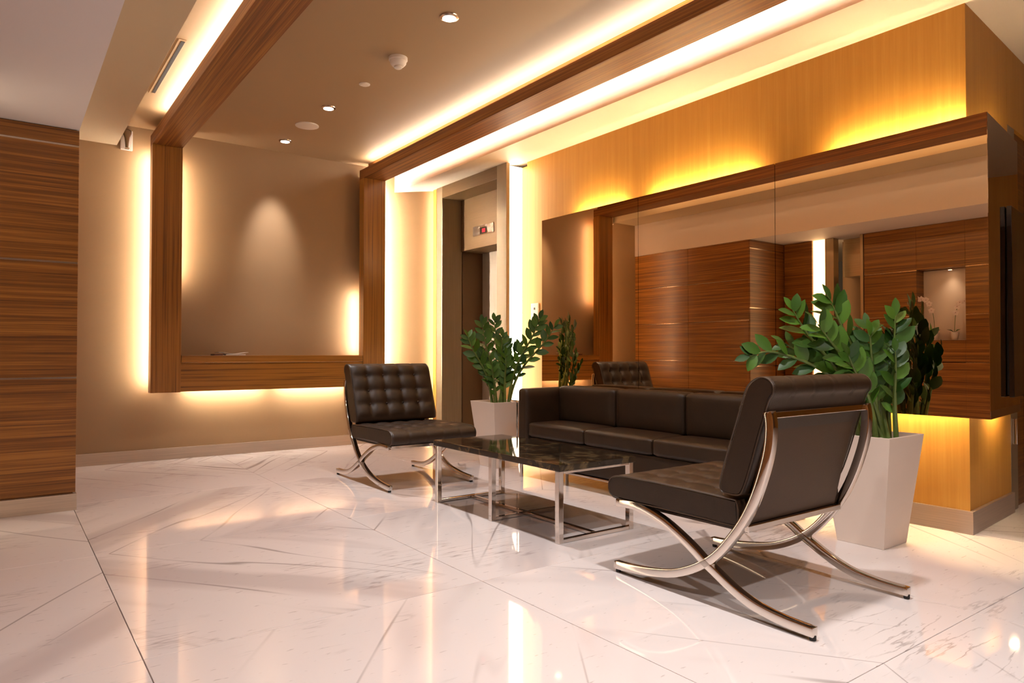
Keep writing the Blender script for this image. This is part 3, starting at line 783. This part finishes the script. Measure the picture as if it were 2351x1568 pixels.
def plant(cx, cy, label, stems, seed, bend_r=0.0, maxx=9.0):
    rnd = random.Random(seed)
    t = thing('potted_plant', (cx, cy, 0), label, 'plant', 'broad white planters with glossy green plants')
    bh, th, ht = .105, .160, .49
    mb = MB()
    ring = lambda h, z: [(cx - h, cy - h, z), (cx + h, cy - h, z), (cx + h, cy + h, z), (cx - h, cy + h, z)]
    mb.v = ring(bh, .0) + ring(th, ht) + ring(th - .012, ht) + ring(th - .02, ht - .045)
    mb.f = [(3, 2, 1, 0)] + [(a + i, a + (i + 1) % 4, a + 4 + (i + 1) % 4, a + 4 + i) for a in (0, 4, 8) for i in range(4)] + [(12, 13, 14, 15)]
    mb.build('planter', 'pot', t, bevel=.002)
    pb = MB()
    for k in range(120):
        x, y = cx + rnd.uniform(-.125, .125), cy + rnd.uniform(-.125, .125); r = rnd.uniform(.009, .015)
        pb.lathe([(.001, -r * .6), (r * .8, -r * .35), (r, 0), (r * .75, r * .4), (.001, r * .62)], (x, y, ht - .036 + rnd.uniform(0, .012)), 7)
    tag(pb.build('pebbles', 'pebble', t, smooth=True), kind='stuff')
    for (r, d, z, bow, n0, ll) in stems:
        base = Vector((cx, cy, ht - .05)) + RV * (bend_r + rnd.uniform(-.05, .05) + r * .12) + DV * rnd.uniform(-.04, .04)
        tip = Vector((cx, cy, z)) + RV * r + DV * d
        mid = base.lerp(tip, .5) + Vector((0, 0, bow)) - RV * r * .12
        q1 = base.lerp(mid, .5) + Vector((0, 0, bow * .35)) - RV * r * .05
        pts = catmull([base, q1, mid, base.lerp(tip, .78) + Vector((0, 0, bow * .75)), tip], 20)
        rad = [.0105 * (1 - i / 20) ** .8 + .0022 for i in range(21)]
        st = MB().tube(pts, rad, 7).build('stem', 'stem', t, smooth=True)
        ln = sum((pts[i + 1] - pts[i]).length for i in range(20))
        n = n0
        nrm = DV * -1
        for k in range(n):
            u = .30 + .70 * (k / (n - 1)) ** .9 if n > 1 else 1
            fi = min(u * 20, 19.999); i = int(fi); p = pts[i].lerp(pts[i + 1], fi - i)
            tg = (pts[i + 1] - pts[i]).normalized()
            sd_ = tg.cross(nrm).normalized() * (1 if k % 2 else -1)
            sd_ = (sd_ + nrm * rnd.uniform(-.45, .5) + Vector((0, 0, .12))).normalized()
            if k == n - 1: dirv = tg
            else: dirv = (tg * rnd.uniform(.75, 1.0) + sd_ * rnd.uniform(.7, .95)).normalized()
            L = ll * (.72 + .5 * math.sin(math.pi * min(1, (k + 1.5) / (n + 1.5)))) * rnd.uniform(.88, 1.1)
            if (p + dirv * L).x > maxx: dirv = (dirv - Vector((1, 0, 0)) * ((p + dirv * L).x - maxx) / L * 1.4).normalized()
            zax = (nrm * rnd.uniform(.5, 1) + Vector((rnd.uniform(-.5, .5), rnd.uniform(-.5, .5), rnd.uniform(.2, .9)))).normalized()
            xax = dirv.cross(zax).normalized(); zax = xax.cross(dirv)
            mt = Matrix((xax, dirv, zax)).transposed()
            inst('leaf', LEAF[rnd.randrange(3)], st, p, mt.to_quaternion(), (L, L, L))
    return t

NEAR = [(-.56, -.04, .84, .14, 15, .088), (-.36, -.02, 1.05, .03, 17, .098), (-.20, -.05, 1.09, .05, 16, .100), (.10, -.03, 1.02, .0, 16, .098),
        (-.37, .05, .90, .06, 10, .085), (-.05, -.10, .93, .02, 15, .095), (.05, -.12, .86, .02, 12, .085), (-.13, -.02, .90, .03, 14, .092),
        (.10, .02, .70, .0, 7, .065), (-.10, .05, .74, .0, 8, .07), (.02, .06, .98, .0, 14, .09), (-.24, .06, .92, .03, 13, .09), (-.28, -.10, .98, .04, 15, .095), (-.16, -.13, .84, .03, 13, .09), (.0, -.05, .80, .0, 12, .085), (.07, -.02, .90, .0, 13, .085)]
FAR = [(-.24, -.02, .98, .02, 17, .085), (-.13, .02, 1.08, .0, 17, .088), (-.04, .03, 1.10, .0, 17, .085), (.05, .02, .95, .0, 14, .07), (.30, -.10, 1.11, .02, 19, .090),
       (.41, -.17, 1.05, .02, 17, .085), (.05, -.10, .84, .0, 13, .075), (-.05, -.12, .76, .0, 11, .07), (.16, .0, .90, .02, 14, .08), (-.15, .02, .85, .02, 13, .08), (.02, -.05, .98, .0, 15, .08)]
plant(3.19, 1.585, 'tall white planter with glossy green plant behind the near chair', NEAR, 5, bend_r=.05, maxx=3.365)
plant(3.055, 4.32, 'white planter with glossy green plant between far chair and sofa', FAR, 11, maxx=3.365)
